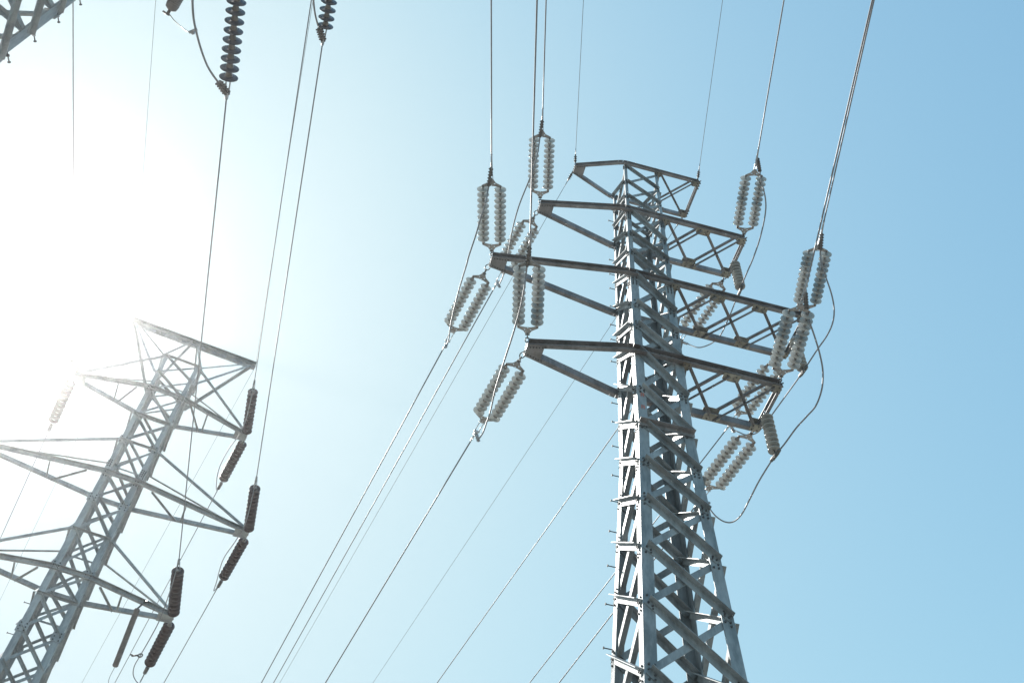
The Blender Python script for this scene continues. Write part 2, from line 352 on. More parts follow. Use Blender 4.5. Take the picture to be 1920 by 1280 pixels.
CH, CF = .145, .078
def right_arm(k):
    z = RZ[k]; h = r_h(z); hv = h*1.0488 + .012; L, R = RL[k], RR[k]; S = RS
    s_ = 1.0 if k else .8
    Hc, Fc = CH*s_*(1.1 if k == 3 else 1), CF*s_*(1.1 if k == 3 else 1)
    body = MB(); tipw = .045
    for sv in (-1, 1):
        o = V((0, sv, 0))
        a = V((-L, sv*tipw, z))*S; b = V((-h - .03, sv*hv, z))*S; c = V((R, sv*hv, z))*S
        m1 = (b + (a - b).normalized()*.10*S, b + V((.10*S, 0, 0)))
        # bend rounded in three short runs
        pts = [a, m1[0], m1[0].lerp(b, .55).lerp(b.lerp(m1[1], .45), .5), m1[1], c]
        for p, q in zip(pts[:-1], pts[1:]): body.channel(p, q, o, UP, Hc*S, Fc*S, .010*S)
        n_b = 5
        for j in range(n_b):                                          # bolts at the leg
            for zz in (-.03, .03):
                body.bolt((V((-h + .03 + j*(2*h - .06)/(n_b - 1), sv*(hv + .01), z + zz)))*S, o, .012*S, .014*S)
    arm = body.build('crossarm', M['arm'], tower)
    npan = (1, 2, 3, 2)[k]
    us = [h + .04 + (R - h - .10)*j/npan for j in range(npan + 1)]
    w = .045*s_
    for j in range(npan):
        u0, u1 = us[j], us[j+1]
        mb = MB(); p0 = V((u0 + .03, -hv, z - Hc/2 - .008))*S; p1 = V((u1 - .03, hv, z - Hc/2 - .008))*S
        mb.angle(p0, p1, V((1, 0, 0)), -UP, w*S*1.15, .006*S); mb.build('lattice_bar', M['arm'], arm)
        for zz, sg in ((Hc/2 + .006, 1), (-Hc/2 - .022, -1)):
            mb = MB(); p0 = V((u1 - .05, -hv - .03, z + zz))*S; p1 = V((u0 + .02, hv + .03, z + zz))*S
            mb.angle(p0, p1, V((1, 0, 0)), UP*sg, w*S, .006*S); mb.build('lattice_bar', M['arm'], arm)
    for sv in (-1, 1):                                                # gusset plates above and below each panel point
        for j in range(npan + 1):
            if j == 0 and sv == 1: continue
            u = us[j]; lw = .15 if 0 < j < npan else .09
            if j == 0: lw = .07
            yi, yo = sv*(hv - .09*s_), sv*(hv + Fc*.8)
            for zz in (Hc/2 + .001, -Hc/2 - .016):
                mb = MB(); c = .035
                poly = [V((u - lw, yo, z + zz)), V((u + lw, yo, z + zz)), V((u + lw, yi + sv*c, z + zz)), V((u + lw - c, yi, z + zz)), V((u - lw + c, yi, z + zz)), V((u - lw, yi + sv*c, z + zz))]
                mb.plate([p*S for p in poly], UP, .007*S)
                if zz > 0: mb.build('gusset_plate', M['gusset'], arm)
            for q in (-.55, .55):
                mb.bolt(V((u + lw*q, sv*(hv + Fc*.35), z - Hc/2 - .016))*S, -UP, .011*S, .013*S)
                mb.bolt(V((u + lw*q, yi + sv*.03, z - Hc/2 - .016))*S, -UP, .011*S, .013*S)
            mb.build('gusset_plate', M['gusset'], arm)
    mb = MB()                                                         # end strut of two angles, with bolt heads
    for zz in (-1, 1):
        mb.angle(V((R - .01, -hv, z + zz*(Hc/2 - .004)))*S, V((R - .01, hv, z + zz*(Hc/2 - .004)))*S, V((1, 0, 0)), -UP*zz, w*1.3*S, .007*S, .014*S)
    mb.channel(V((R + .052, -hv - .05, z))*S, V((R + .052, hv + .05, z))*S, V((-1, 0, 0)), UP, Hc*.5*S, .03*S, .006*S)
    for sv in (-1, 1):
        for j in range(6): mb.bolt(V((R + .052, sv*(hv - .12 + j*.035), z + (.03 if j % 2 else -.03)))*S, V((1, 0, 0)), .012*S, .018*S)
    mb.build('end_strut', M['arm'], arm)
    mb = MB()                                                         # tip: gusset under the two chords and a bright lug plate
    g = .27*s_
    sl = (hv - tipw)/(L - h)
    for zz in (Hc/2 + .002, -Hc/2 - .009):
        if zz < 0: mb.build('gusset_plate', M['arm'], arm); mb = MB()
        mb.plate([V((-L - .005, -tipw - Fc, z + zz))*S, V((-L + g, -tipw - Fc*.9 - g*sl*.9, z + zz))*S, V((-L + g, tipw + Fc*.9 + g*sl*.9, z + zz))*S, V((-L - .005, tipw + Fc, z + zz))*S], UP, .007*S)
    for j in range(6):
        for sv in (-1, 1): mb.bolt(V((-L + .04 + j*.05, sv*(tipw + .03 + (.04 + j*.05)*sl), z - Hc/2 - .009))*S, -UP, .011*S, .013*S)
    mb.build('gusset_plate', M['arm'], arm)
    mb = MB()
    mb.plate([V((-L - .02, -tipw - Fc, z - Hc/2))*S, V((-L - .02, tipw + Fc, z - Hc/2))*S, V((-L - .02, tipw + Fc, z + Hc/2))*S, V((-L - .02, -tipw - Fc, z + Hc/2))*S], V((1, 0, 0)), .012*S)
    for j in range(4): mb.bolt(V((-L - .02, -tipw - Fc*.6 + j*(tipw + Fc*.6)*2/3, z))*S, V((-1, 0, 0)), .013*S, .012*S)
    mb.build('tip_plate', M['bright'], arm)
for k in range(4): right_arm(k)

# ---- the two older towers on the left line (the far one in the sun, the near one at the top left corner)
def lerp_tab(z, zs, vs):
    if z <= zs[0]: return vs[0] + max(0, 10.2 - z)*.04
    for a, b, va, vb in zip(zs, zs[1:], vs, vs[1:]):
        if z <= b: return va + (vb - va)*(z - a)/(b - a)
    return vs[-1]
LZ = (22.651, 19.904, 16.843, 14.0); LL = (1.742, 2.271, 3.158, 2.272)
LNODES = [21.25, 20.6, 19.9, 18.9, 17.95, 16.86, 16.03, 15.09, 14.05, 13.32, 12.48, 11.69, 10.93, 10.1, 9.2, 8.3, 7.3, 6.2, 5.0, 3.7, 2.3, .8, -.8]
def old_tower(label, P, psi, dz, grow, steps, step_leg, step_dir, marks):
    zt = (14.0, 16.843, 19.904)
    C = corner_fn(lambda z: lerp_tab(z, zt, (.414, .422, .472))*grow, lambda z: lerp_tab(z, zt, (.419, .454, .483))*grow)
    root = thing('lattice_tower', label, 'tower', V((P[0], P[1], dz)), (0, 0, psi), 'lattice towers of the power lines')
    legs = make_legs(root, C, [(21.3, 17.0, .105), (17.0, 10.2, .135), (10.2, GROUND - dz + .1, .136)], LNODES, M['old'], M['old'],
              [(22, 17, .055), (17, -3, .065)], [(z, .05) for z in (21.25, 18.9, 17.95, 15.09, 13.32)], 1., False, step_leg, steps, step_dir)
    for su in (-1, 1):
        for sv in (-1, 1):
            mb = MB(); c = C(su, sv, GROUND - dz)
            mb.prism(c, c + V((0, 0, .35)), [(-.3, -.3), (.3, -.3), (.3, .3), (-.3, .3)], V((1, 0, 0)), V((0, 1, 0))); mb.build('footing', M['old'], root)
            for z in LNODES[2:14:2]:                                   # gusset plates at the panel points
                mb = MB(); p = C(su, sv, z); a = V((-su, 0, 0)); n = V((0, sv, 0))
                q = p - a*.03 + n*.014
                mb.plate([q + V((0, 0, -.13)), q + a*.21 + V((0, 0, -.10)), q + a*.21 + V((0, 0, .10)), q + V((0, 0, .13))], n, .008)
                for bz in (-.08, 0, .08):
                    for bu in (.05, .16): mb.bolt(q + a*bu + UP*bz + n*.008, n, .012, .014)
                mb.build('gusset_plate', M['old'], legs[(su, sv)])
    # ground wire beam and its peak
    z1 = LZ[0]; w1 = LL[0]
    mb = MB()
    for sv in (-1, 1): mb.channel(V((-w1, sv*.045, z1)), V((w1 + .02, sv*.045, z1)), V((0, sv, 0)), UP, .13, .06, .009)
    for u in (-1.5, -1, -.4, .4, 1, 1.5): mb.bar(V((u, -.05, z1 - .07)), V((u, .05, z1 - .07)), .12, .01)
    beam = mb.build('crossarm', M['old'], root)
    for su in (-1, 1):
        for sv in (-1, 1):
            mb = MB(); mb.angle(C(su, sv, 21.25), V((su*.06, sv*.05, z1 - .06)), V((su, 0, 0)), V((0, sv, 0)), .06, .007); mb.build('peak_brace', M['old'], beam)
            mb = MB(); mb.angle(C(su, sv, 20.55), V((su*(w1 - .12), sv*.05, z1 - .06)), V((0, -sv, 0)), -UP, .07, .007); mb.build('stay', M['old'], beam)
        mb = MB(); mb.angle(C(su, -1, 21.25), V((su*(w1 - .2), -.05, z1 - .06)), V((0, 1, 0)), -UP, .045, .006); mb.build('stay', M['old'], beam)
    tie_z = (None, 21.2, 17.95, 15.09)
    for k in (1, 2, 3):
        z = LZ[k]; L = LL[k]; mb = MB(); hu, hv = abs(C(1, 1, z).x), abs(C(1, 1, z).y) + .006
        for sv in (-1, 1):
            o = V((0, sv, 0)); pts = [V((-L, sv*.03, z)), V((-hu, sv*hv, z)), V((hu, sv*hv, z)), V((L, sv*.03, z))]
            for p, q in zip(pts[:-1], pts[1:]): mb.channel(p, q, o, UP, .12 if sv < 0 else .10, .065, .008)
        for su in (-1, 1):
            mb.plate([V((su*L, -.11, z - .072)), V((su*(L - .32), -.17, z - .072)), V((su*(L - .32), .17, z - .072)), V((su*L, .11, z - .072))], UP, .008)
            mb.plate([V((su*L, -.1, z - .06)), V((su*L, .1, z - .06)), V((su*L, .1, z + .06)), V((su*L, -.1, z + .06))], V((-su, 0, 0)), .01)
        arm = mb.build('crossarm', M['old'], root)
        for su in (-1, 1):
            for sv in (-1, 1):
                mb = MB(); mb.angle(C(su, sv, tie_z[k]), V((su*(L - .06), sv*.06, z + .06)), V((0, -sv, 0)), UP, .05, .006); mb.build('tie', M['old'], arm)
            f = .5 if k == 2 else .45
            pn = V((su*hu, -hv, z)).lerp(V((su*L, -.03, z)), f - .08); pf = V((su*hu, hv, z)).lerp(V((su*L, .03, z)), f - .08)
            mb = MB(); mb.angle(pn - UP*.066, pf - UP*.066, V((su, 0, 0)), -UP, .04, .006); mb.build('lattice_bar', M['old'], arm)
            pn = V((su*hu, -hv, z)).lerp(V((su*L, -.03, z)), .12); pf = V((su*hu, hv, z)).lerp(V((su*L, .03, z)), f - .12)
            mb = MB(); mb.angle(pn - UP*.08, pf - UP*.08, V((su, 0, 0)), -UP, .04, .006); mb.build('lattice_bar', M['old'], arm)
    for z in marks:
        mb = MB(); c = C(-1, -1, z) + V((.02, -.003, 0))
        mb.plate([c, c + V((.09, 0, .02)), c + V((.085, 0, .2)), c + V((.01, 0, .17))], V((0, -1, 0)), .002); mb.build('paint_mark', M['paint'], root)
    return root, C
LPSI = .3331; LP = V((-8.8033, 17.6591, 0)); TPSI = .21; TP = V((-6.286, 3.936, 0)); TDZ = -.43
old_tower('far grey lattice tower leaning into the sun glare at lower left', LP, LPSI, 0, 1., [13.05, 12.3], (-1, -1), V((-1, 0, 0)), (12.95, 12.2))
old_tower('near lattice tower of which only one leg shows in the top left corner', TP, TPSI, TDZ, 1.30,
          [TDZ*-1 + 8.74 + .665*i for i in range(9)], (1, 1), V((.2, .98, 0)).normalized(), ())

# ---------------------------------------------------------------- insulators
def frame_rot(u):
    """rotation taking local x to u, local y horizontal"""
    x = u.normalized(); y = UP.cross(x).normalized(); z = x.cross(y)
    return Matrix((x, y, z)).transposed()
def disc_meshes(kind):
    g = MB(); c = MB()
    if kind == 'glass':
        R = .130
        g.lathe([(.066, .046), (.070, .072), (.080, .108), (.090, R*.985), (.098, R), (.109, R*.985), (.105, R*.90), (.114, .100), (.102, .091), (.115, .074), (.100, .066), (.116, .048), (.096, .034), (.094, .0)], 28)
        c.lathe([(-.012, .0), (-.012, .024), (-.004, .031), (.025, .037), (.06, .049), (.071, .051), (.074, .03)], 16)
        c.lathe([(.086, .0), (.087, .026), (.098, .024), (.104, .013), (.135, .012), (.135, .0)], 12)
        m = (M['glass'], M['cap'])
    elif kind == 'ribbed':
        R = .130
        g.lathe([(.066, .046), (.070, .072), (.080, .108), (.090, R*.985), (.098, R), (.109, R*.985), (.105, R*.90), (.114, .100), (.102, .091), (.115, .074), (.100, .066), (.116, .048), (.096, .034), (.094, .0)], 28)
        c.lathe([(-.012, .0), (-.012, .024), (-.004, .031), (.025, .037), (.06, .049), (.071, .051), (.074, .03)], 16)
        c.lathe([(.086, .0), (.087, .026), (.098, .024), (.104, .013), (.135, .012), (.135, .0)], 12)
        m = (M['shaded_glass'], M['cap'])
    elif kind == 'porcelain':
        R = .128
        g.lathe([(.046, .05), (.052, .075), (.062, .110), (.074, R*.97), (.084, R), (.096, R*.99), (.104, R*.93), (.100, R*.8), (.112, .09), (.10, .08), (.112, .06), (.09, .04), (.09, 0.)], 22)
        c.lathe([(-.006, .0), (-.006, .03), (.004, .045), (.03, .050), (.05, .054), (.056, .04)], 14); c.lathe([(.09, .0), (.09, .02), (.14, .016), (.14, 0)], 8)
        m = (M['porcelain'], M['cap'])
    else:
        R = .132
        g.lathe([(.070, .045), (.078, .085), (.088, .12), (.096, R), (.104, R*.99), (.102, R*.9), (.108, .10), (.100, .08), (.108, .06), (.095, .04), (.094, 0.)], 26)
        c.lathe([(-.010, .0), (-.010, .026), (.0, .034), (.03, .040), (.06, .052), (.078, .056), (.08, .03)], 16); c.lathe([(.092, .0), (.093, .03), (.108, .024), (.112, .014), (.142, .013), (.142, .0)], 10)
        m = (M['porcelain_grey'], M['tan_cap'])
    go = g.build('insulator_disc', m[0]); co = c.build('metal_cap', m[1], go)
    return go, co
PROTO = {}
def put_disc(kind, parent, loc):
    if kind not in PROTO:
        PROTO[kind] = disc_meshes(kind); go = PROTO[kind][0]
    else: go = copy_tree(PROTO[kind][0])
    go.parent = parent; go.location = loc
    return go
def yoke(x_apex, x_base, sp):
    """triangular yoke plate, apex at x_apex, with three light holes cut as a ring of strips"""
    mb = MB(); h = sp/2; t = .016; s = 1 if x_base > x_apex else -1
    prof = [(x_apex - s*.03, -.03), (x_apex - s*.03, .03), (x_apex + s*.06, .085), (x_base - s*.01, h + .03), (x_base + s*.028, h + .03), (x_base + s*.028, h - .02), (x_base, .055), (x_base + s*.004, -.055), (x_base + s*.028, -h + .02), (x_base + s*.028, -h - .03), (x_base - s*.01, -h - .03), (x_apex + s*.06, -.085)]
    return mb, [V((x, y, -t/2)) for x, y in prof], t
def plate_with_holes(poly, t, holes, name, mat, parent):
    import bmesh
    bm = bmesh.new()
    from mathutils.geometry import delaunay_2d_cdt
    pts = [p.to_2d() for p in poly]; edges = [(i, (i+1) % len(pts)) for i in range(len(pts))]; n0 = len(pts)
    for c, r in holes:
        o = len(pts)
        pts += [V((c[0] + r*math.cos(k*math.pi/4), c[1] + r*math.sin(k*math.pi/4))) for k in range(8)]
        edges += [(o + k, o + (k+1) % 8) for k in range(8)]
    vs, es, fs, *_ = delaunay_2d_cdt(pts, edges, [], 1, 1e-6)
    z0 = poly[0].z; mb = MB()
    def inside_hole(f):
        cx = sum((vs[i] for i in f), V((0, 0)))/len(f)
        return any((cx - V(c)).length < r*.93 for c, r in holes)
    keep = [f for f in fs if not inside_hole(f)]
    nv = len(vs)
    V3 = [V((p.x, p.y, z0)) for p in vs] + [V((p.x, p.y, z0 + t)) for p in vs]
    F = [tuple(reversed(f)) for f in keep] + [tuple(i + nv for i in f) for f in keep]
    cnt = {}
    for f in keep:
        for a, b in zip(f, list(f[1:]) + [f[0]]): cnt[(a, b)] = cnt.get((a, b), 0) + 1
    for (a, b) in cnt:
        if (b, a) not in cnt: F.append((a, b, b + nv, a + nv))
    mb.add(V3, F)
    return mb.build(name, mat, parent)

def twin_string(label, p, u, x_link, away):
    """two parallel strings of ten glass discs between yoke plates, then a compression dead end"""
    u = V(u); t = thing('insulator_string', label, 'insulator', V(p), frame_rot(u).to_euler(), 'twin glass insulator strings of the right tower')
    sp = .37
    mb = MB(); X = V((1, 0, 0)); Y = V((0, 1, 0)); Z = UP                # shackle chain
    step = (x_link - .03)/3
    mb.tube([V((-.05, 0, 0)), V((.02, 0, 0))], .022, 8)
    for j in range(3):
        mb.ring(V((.02 + step*(j + .5), 0, 0)), X, (Y if j % 2 else Z), step*.40, .012, 14, 6, 1.45)
    mb.tube([V((x_link - .04, -.045, 0)), V((x_link - .04, .045, 0))], .016, 6)
    mb.build('shackle', M['fitting'], t)
    xa = x_link; xb = x_link + .14
    for a, b in ((xa, xb), (xb + 1.40 + .20, xb + 1.40 + .06)):
        _, poly, th = yoke(a, b, sp); s = 1 if b > a else -1
        plate_with_holes(poly, th, [((a + s*.015, 0), .013), ((a + s*.085, -.06), .014), ((a + s*.085, .06), .014), ((b - s*.012, -.0), .013), ((b + s*.005, sp/2), .012), ((b + s*.005, -sp/2), .012)], 'yoke_plate', M['yoke'], t)
    for sy in (-1, 1):
        mb = MB(); mb.tube([V((xb - .005, sy*sp/2, 0)), V((xb + .05, sy*sp/2, 0))], .015, 8); mb.tube([V((xb + 1.41, sy*sp/2, 0)), V((xb + 1.47, sy*sp/2, 0))], .015, 8)
        mb.build('ball_eye', M['fitting'], t)
        for j in range(10): put_disc('glass', t, V((xb + .04 + j*.1375, sy*sp/2, 0)))
    xc = xb + 1.60                                                       # apex of the second yoke
    mb = MB()
    if not away:
        mb.tube([V((xc - .02, -.045, 0)), V((xc - .02, .045, 0))], .015, 6)
        for sy in (-1, 1): mb.bar(V((xc - .03, sy*.03, 0)), V((xc + .14, sy*.022, 0)), .012, .035)
        mb.tube([V((xc + .12, 0, 0)), V((xc + .22, 0, 0))], .026, 10); mb.tube([V((xc + .22, 0, 0)), V((xc + .58, 0, 0))], .027, 10, .017)
        mb.tube([V((xc + .58, 0, 0)), V((xc + .60, 0, 0))], .022, 10)
        L = .60
    else:
        for sy in (-1, 1): mb.tube([V((xc + .02, sy*.045, 0)), V((xc + .30, sy*.045, 0))], .011, 8)
        for x in (xc + .02, xc + .30): mb.tube([V((x, -.065, 0)), V((x, .065, 0))], .022, 8)
        mb.tube([V((xc - .03, 0, 0)), V((xc + .02, 0, 0))], .014, 8)
        mb.tube([V((xc + .29, 0, 0)), V((xc + .42, 0, 0))], .040, 10, .032); mb.tube([V((xc + .42, 0, 0)), V((xc + .60, 0, 0))], .026, 10, .018)
        L = .60
    mb.build('dead_end_clamp', M['bright'] if away else M['alu'], t)
    t['end'] = list(V(p) + u*(xc + L - .01)); t['pad'] = list(V(p) + u*(xc + (.36 if not away else .34)))
    return t

def single_string(label, p, u, kind, n, pitch, x0, group, clamp=.33):
    u = V(u); t = thing('insulator_string', label, 'insulator', V(p), frame_rot(u).to_euler(), group)
    X = V((1, 0, 0)); mb = MB()
    mb.tube([V((-.06, 0, 0)), V((x0*.45, 0, 0))], .016, 8); mb.ring(V((x0*.7, 0, 0)), X, UP, x0*.28, .013, 12, 6, 1.2)
    mb.build('shackle', M['fitting'], t)
    for j in range(n): put_disc(kind, t, V((x0 + j*pitch, 0, 0)))
    xc = x0 + n*pitch; mb = MB()
    for sy in (-1, 1): mb.tube([V((xc, sy*.03, 0)), V((xc + clamp*.62, sy*.022, 0))], .011, 6)
    mb.tube([V((xc, -.045, 0)), V((xc, .045, 0))], .018, 6)
    mb.tube([V((xc + clamp*.6, 0, 0)), V((xc + clamp, 0, 0))], .034, 10, .024)
    mb.build('dead_end_clamp', M['alu'], t)
    t['end'] = list(V(p) + u*(xc + clamp - .01)); t['pad'] = list(V(p) + u*(xc + clamp*.7))
    return t

M['yoke'] = steel('weathered_yoke_steel', (.42, .405, .395), (.26, .25, .245), (.25, .20, .17), .3, .2, .55, 14)

def wire(label, name, cat, pts, r, mat, group):
    mb = MB(); mb.tube(pts, r, 8); return tag(mb.build(name, mat), label, cat, group)
def span(p, u, length, S=300., n=24):
    p = V(p); u = V(u); hz = math.hypot(u.x, u.y); m = u.z/hz; d = V((u.x/hz, u.y/hz, 0))
    return [p + d*x + UP*(m*x - m*x*x/S) for x in [length*(i/n)**1.3 for i in range(n + 1)]]

ARMN = {'1': 'top', '2': 'second', '3': 'longest', '4': 'lowest'}
SIDE = {'L': 'left', 'R': 'right'}
ENDS = {}
LINK = {'L2t': .28, 'L3t': .26, 'L4t': .36, 'R2t': .22, 'R3t': .20, 'R4t': .30, 'L2a': .40, 'L3a': .44, 'L4a': .42, 'R2a': .30, 'R3a': .30, 'R4a': .28}
WIRE_DIR = {'R4t': [-0.0614, -0.9979, -0.0203], 'R3t': [-0.0667, -0.9976, -0.0203]}              # the wire leaves the dead end slightly off the string's own line
D['RW']['R4t'] = (D['RW']['R4t'][0], [-0.0238, -0.9995, -0.0201]); D['RW']['R3t'] = (D['RW']['R3t'][0], [-0.0827, -0.9964, -0.0202])
for key, (p, u) in D['RW'].items():
    sd, k, way = key[0], key[1], key[2]; p = V(p); u = V(u)
    where = f"{SIDE[sd]} end of {ARMN[k]} crossarm, right tower"
    if k == '1':
        st = thing('wire_clamp', f"small dark ground wire clamp pointing {'toward viewer' if way == 't' else 'away'} at {where}", 'clamp', p, frame_rot(u).to_euler(), 'ground wire clamps of the right tower')
        mb = MB(); mb.tube([V((-.06, 0, 0)), V((.1, 0, 0))], .013, 6); mb.ring(V((.14, 0, 0)), V((1, 0, 0)), UP, .05, .012, 12, 6, 1.3); mb.build('shackle', M['fitting'], st)
        mb = MB(); mb.tube([V((.18, 0, 0)), V((.42, 0, 0))], .026, 8, .016)
        for j in range(3): mb.ring(V((.22 + j*.06, 0, 0)), V((0, 1, 0)), UP, .036, .010, 10, 5)
        mb.tube([V((.42, 0, 0)), V((.6, 0, 0))], .012, 6, .008); mb.build('clamp_body', M['fitting'], st)
        e = p + u*.55; r = .0065; mat = M['wire']; nm = 'ground_wire'
    else:
        lab = f"twin glass disc string {'rising toward the viewer' if way == 't' else 'sloping away behind'} from {SIDE[sd]} end of {ARMN[k]} crossarm"
        st = twin_string(lab, p, u, LINK[key], way == 'a'); e = V(st['end']); ENDS[key] = st
        r = .0155; mat = M['cond']; nm = 'conductor_wire'
    ln = 62 if way == 't' else 130
    wire(f"{'thin ground wire' if k == '1' else 'taut conductor'} running {'overhead toward viewer' if way == 't' else 'away downward'} from {where}", nm, 'wire', span(e, WIRE_DIR.get(key, u), ln), r, mat, 'wires of the right tower')

# jumpers of the right tower, their bolted terminals are parts of the dead ends
for key, pts in D['RJ'].items():
    pts = [V(p) for p in pts]; a = V(ENDS[key + 't']['pad']); b = V(ENDS[key + 'a']['pad'])
    path = catmull([a + (pts[0] - a)*.15] + pts + [b], 6)
    j = wire(f"slack jumper cable looping past {SIDE[key[0]]} end of {ARMN[key[1]]} crossarm, right tower", 'jumper_cable', 'jumper cable', path, .0165, M['cond'], 'jumper cables of the right tower')
    # bolted pad at the start of the jumper: two rows of bolts
    d = (path[7] - path[0]).normalized(); sd_ = d.cross(UP).normalized(); nn = sd_.cross(d)
    mb = MB(); q0 = path[0] - d*.02; mb.bar(q0, q0 + d*.42, .055, .020, nn)
    for i in range(6):
        for s in (-1, 1):
            c = q0 + d*(.04 + i*.066) + sd_*s*.030; mb.tube([c - nn*.028, c + nn*.030], .0155, 6)
            c2 = q0 + d*(.04 + i*.066); mb.tube([c2 + sd_*s*.02, c2 + sd_*s*.05], .0135, 6)
    mb.build('terminal_pad', M['fitting'], j)
    d = (path[-1] - path[-8]).normalized(); q1 = path[-1]
    mb = MB(); mb.tube([q1 - d*.22, q1 + d*.02], .030, 8)
    for i in range(5): mb.ring(q1 - d*(.02 + .045*i), sd_, nn, .034, .012, 10, 5)
    mb.build('terminal_pad', M['alu'], j)

# hanging strings that hold the right-hand jumpers
SUP = {'R2': ((5.418, 13.305, 22.767), 1.32, 'second'), 'R3': ((6.47, 13.40, 19.753), 1.30, 'longest'), 'R4': ((5.392, 13.338, 16.8), 1.332, 'lowest')}
for key, (p, ln, nm) in SUP.items():
    t = thing('jumper_insulator', f"short dark-ribbed insulator string hanging from right end of {nm} crossarm to its jumper cable", 'insulator', V(p), frame_rot(V((0.02, 0.03, -1))).to_euler(), 'hanging jumper strings')
    mb = MB(); mb.tube([V((0, 0, 0)), V((.14, 0, 0))], .015, 8); mb.ring(V((.07, 0, 0)), V((1, 0, 0)), V((0, 1, 0)), .035, .012, 12, 6, 1.4); mb.build('shackle', M['bright'], t)
    nd = 8; pitch = (ln - .24)/nd
    for j in range(nd): put_disc('ribbed', t, V((.13 + j*pitch, 0, 0)))
    x = .13 + nd*pitch; mb = MB(); mb.tube([V((x - .02, 0, 0)), V((x + .08, 0, 0))], .016, 8)
    jp = [V(q) for q in D['RJ'][key]]; bot = V(p) - UP*(ln - .02)
    i = min(range(1, len(jp) - 1), key=lambda i: (jp[i] - bot).length); dj = (jp[i+1] - jp[i-1]).normalized()
    loc = frame_rot(V((0.02, 0.03, -1))).transposed(); dl = loc @ dj
    c = V((x + .10, 0, 0)); mb.tube([c - dl*.16, c - dl*.06, c + dl*.06, c + dl*.16], .036, 8); mb.tube([c - dl*.10 + V((.03, 0, 0)), c + dl*.10 + V((.03, 0, 0))], .03, 6)
    mb.build('suspension_clamp', M['fitting'], t)

# strings and wires of the older line
def lab_old(key): return f"{SIDE[key[0]]} end of {ARMN[key[1]]} crossarm, far tower"
LEND = {}
for key, (p, u, q) in D['LW'].items():
    p = V(p); u = V(u)
    if key[1] == '1': continue
    n = 11
    st = single_string(f"dark brown porcelain disc string {'rising toward viewer' if key[2] == 't' else 'sloping away'} from {lab_old(key)}", p, u, 'porcelain', n, .139, .12 if key[2] == 't' else .22, 'brown insulator strings of the far left tower', .36)
    LEND[key] = st
TU = V((math.cos(TPSI), math.sin(TPSI), 0))
def ttip(sd, k): return TP + TU*(LL[k] if sd == 'R' else -LL[k]) + UP*(LZ[k] + TDZ)
for key in ('R1t', 'L1t'):
    p, u, q = D['LW'][key]; e = ttip(key[0], 0); p = V(p); q = V(q)
    wire(f"thin ground wire from {SIDE[key[0]]} end of top beam, far tower, to near tower", 'ground_wire', 'wire', [p, p.lerp(q, .5) - UP*.02, q, e], .005, M['wire'], 'wires of the left line')
for key in ('L1a', 'R1a'):
    if key == 'R1a': p = V(D['LW']['R1t'][0]); u = V((-.43, .90, -.037))
    else: p, u, q = D['LW'][key]
    wire(f"thin ground wire leaving {SIDE[key[0]]} end of top beam, far tower, away from viewer", 'ground_wire', 'wire', span(p, u, 110), .005, M['wire'], 'wires of the left line')
for key in ('R2t', 'R3t', 'R4t', 'L2t'):
    p, u, q = D['LW'][key]; u = V(u); q = V(q); a = V(LEND[key]['end'])
    tp = q + u*1.78 if key in ('R3t', 'R4t') else ttip(key[0], 1)
    back = (q - tp).normalized() if key in ('R3t', 'R4t') else (a - tp).normalized()
    st = single_string(f"slate disc string with tan caps at {SIDE[key[0]]} end of {ARMN[key[1]]} crossarm, near tower", tp, back, 'slate', 10, .139, .14, 'slate insulator strings of the near left tower', .30)
    LEND['T' + key] = st
    e = V(st['end'])
    wire(f"conductor joining {SIDE[key[0]]} ends of the {ARMN[key[1]]} crossarms of the two left towers", 'conductor_wire', 'wire', [e, e.lerp(a, .33) - UP*.01, e.lerp(a, .66) - UP*.01, a], .0115, M['cond'], 'wires of the left line')
for key in ('R2a', 'R3a', 'R4a', 'L2a'):
    p, u, q = D['LW'][key]
    wire(f"conductor leaving {lab_old(key)}, away from viewer", 'conductor_wire', 'wire', span(LEND[key]['end'], u, 110), .011, M['cond'], 'wires of the left line')
for key, pts in D['LJ'].items():
    path = catmull([V(LEND[key + 't']['pad'])] + [V(p) for p in pts[1:]] + [V(LEND[key + 'a']['pad'])], 6)
    j = wire(f"thin jumper cable slung under {lab_old(key)}", 'jumper_cable', 'jumper cable', path, .011, M['cond'], 'jumper cables of the far left tower')
    d = (path[-1] - path[-3]).normalized(); mb = MB(); c = path[-1]; mb.tube([c - V(D['LW'][key + 'a'][1])*.12, c + V(D['LW'][key + 'a'][1])*.12], .045, 8); mb.build('terminal_pad', M['fitting'], j)
    if key == 'R4':
        c = V(D['LJ']['R4'][4]); mb = MB(); mb.tube([c - V((.05, 0, 0)), c + V((-.18, .02, -.02))], .02, 6); mb.ring(c, V((1, 0, 0)), UP, .045, .016, 10, 5); mb.tube([c + V((-.18, -.05, -.04)), c + V((-.18, .06, .03))], .018, 6); mb.build('stub_clamp', M['fitting'], j)
# jumpers of the near left tower
for key, pts, lab in (('TR4t', D['TJ'], 'jumper cable curving down to the big slate disc string near the top left'), ('TR3t', D['TJ3'], 'jumper cable curving down to the small slate disc string at the top edge')):
    a = V(LEND[key]['pad']); path = catmull([a] + [V(p) for p in pts[1:]], 6)
    j = wire(lab, 'jumper_cable', 'jumper cable', path, .0155, M['cond'], 'jumper cables of the near left tower')
    d = (path[7] - path[0]).normalized(); s = d.cross(UP).normalized(); nn = s.cross(d)
    mb = MB(); mb.bar(path[0] - d*.02, path[0] + d*.22, .075, .05, nn)
    for i in range(5):
        c = path[0] + d*(.02 + i*.045)
        for q in (-1, 1): mb.tube([c + s*q*.03, c + s*q*.062], .014, 6)
        mb.tube([c - nn*.05, c + nn*.05], .013, 6)
    mb.build('terminal_pad', M['fitting'], j)
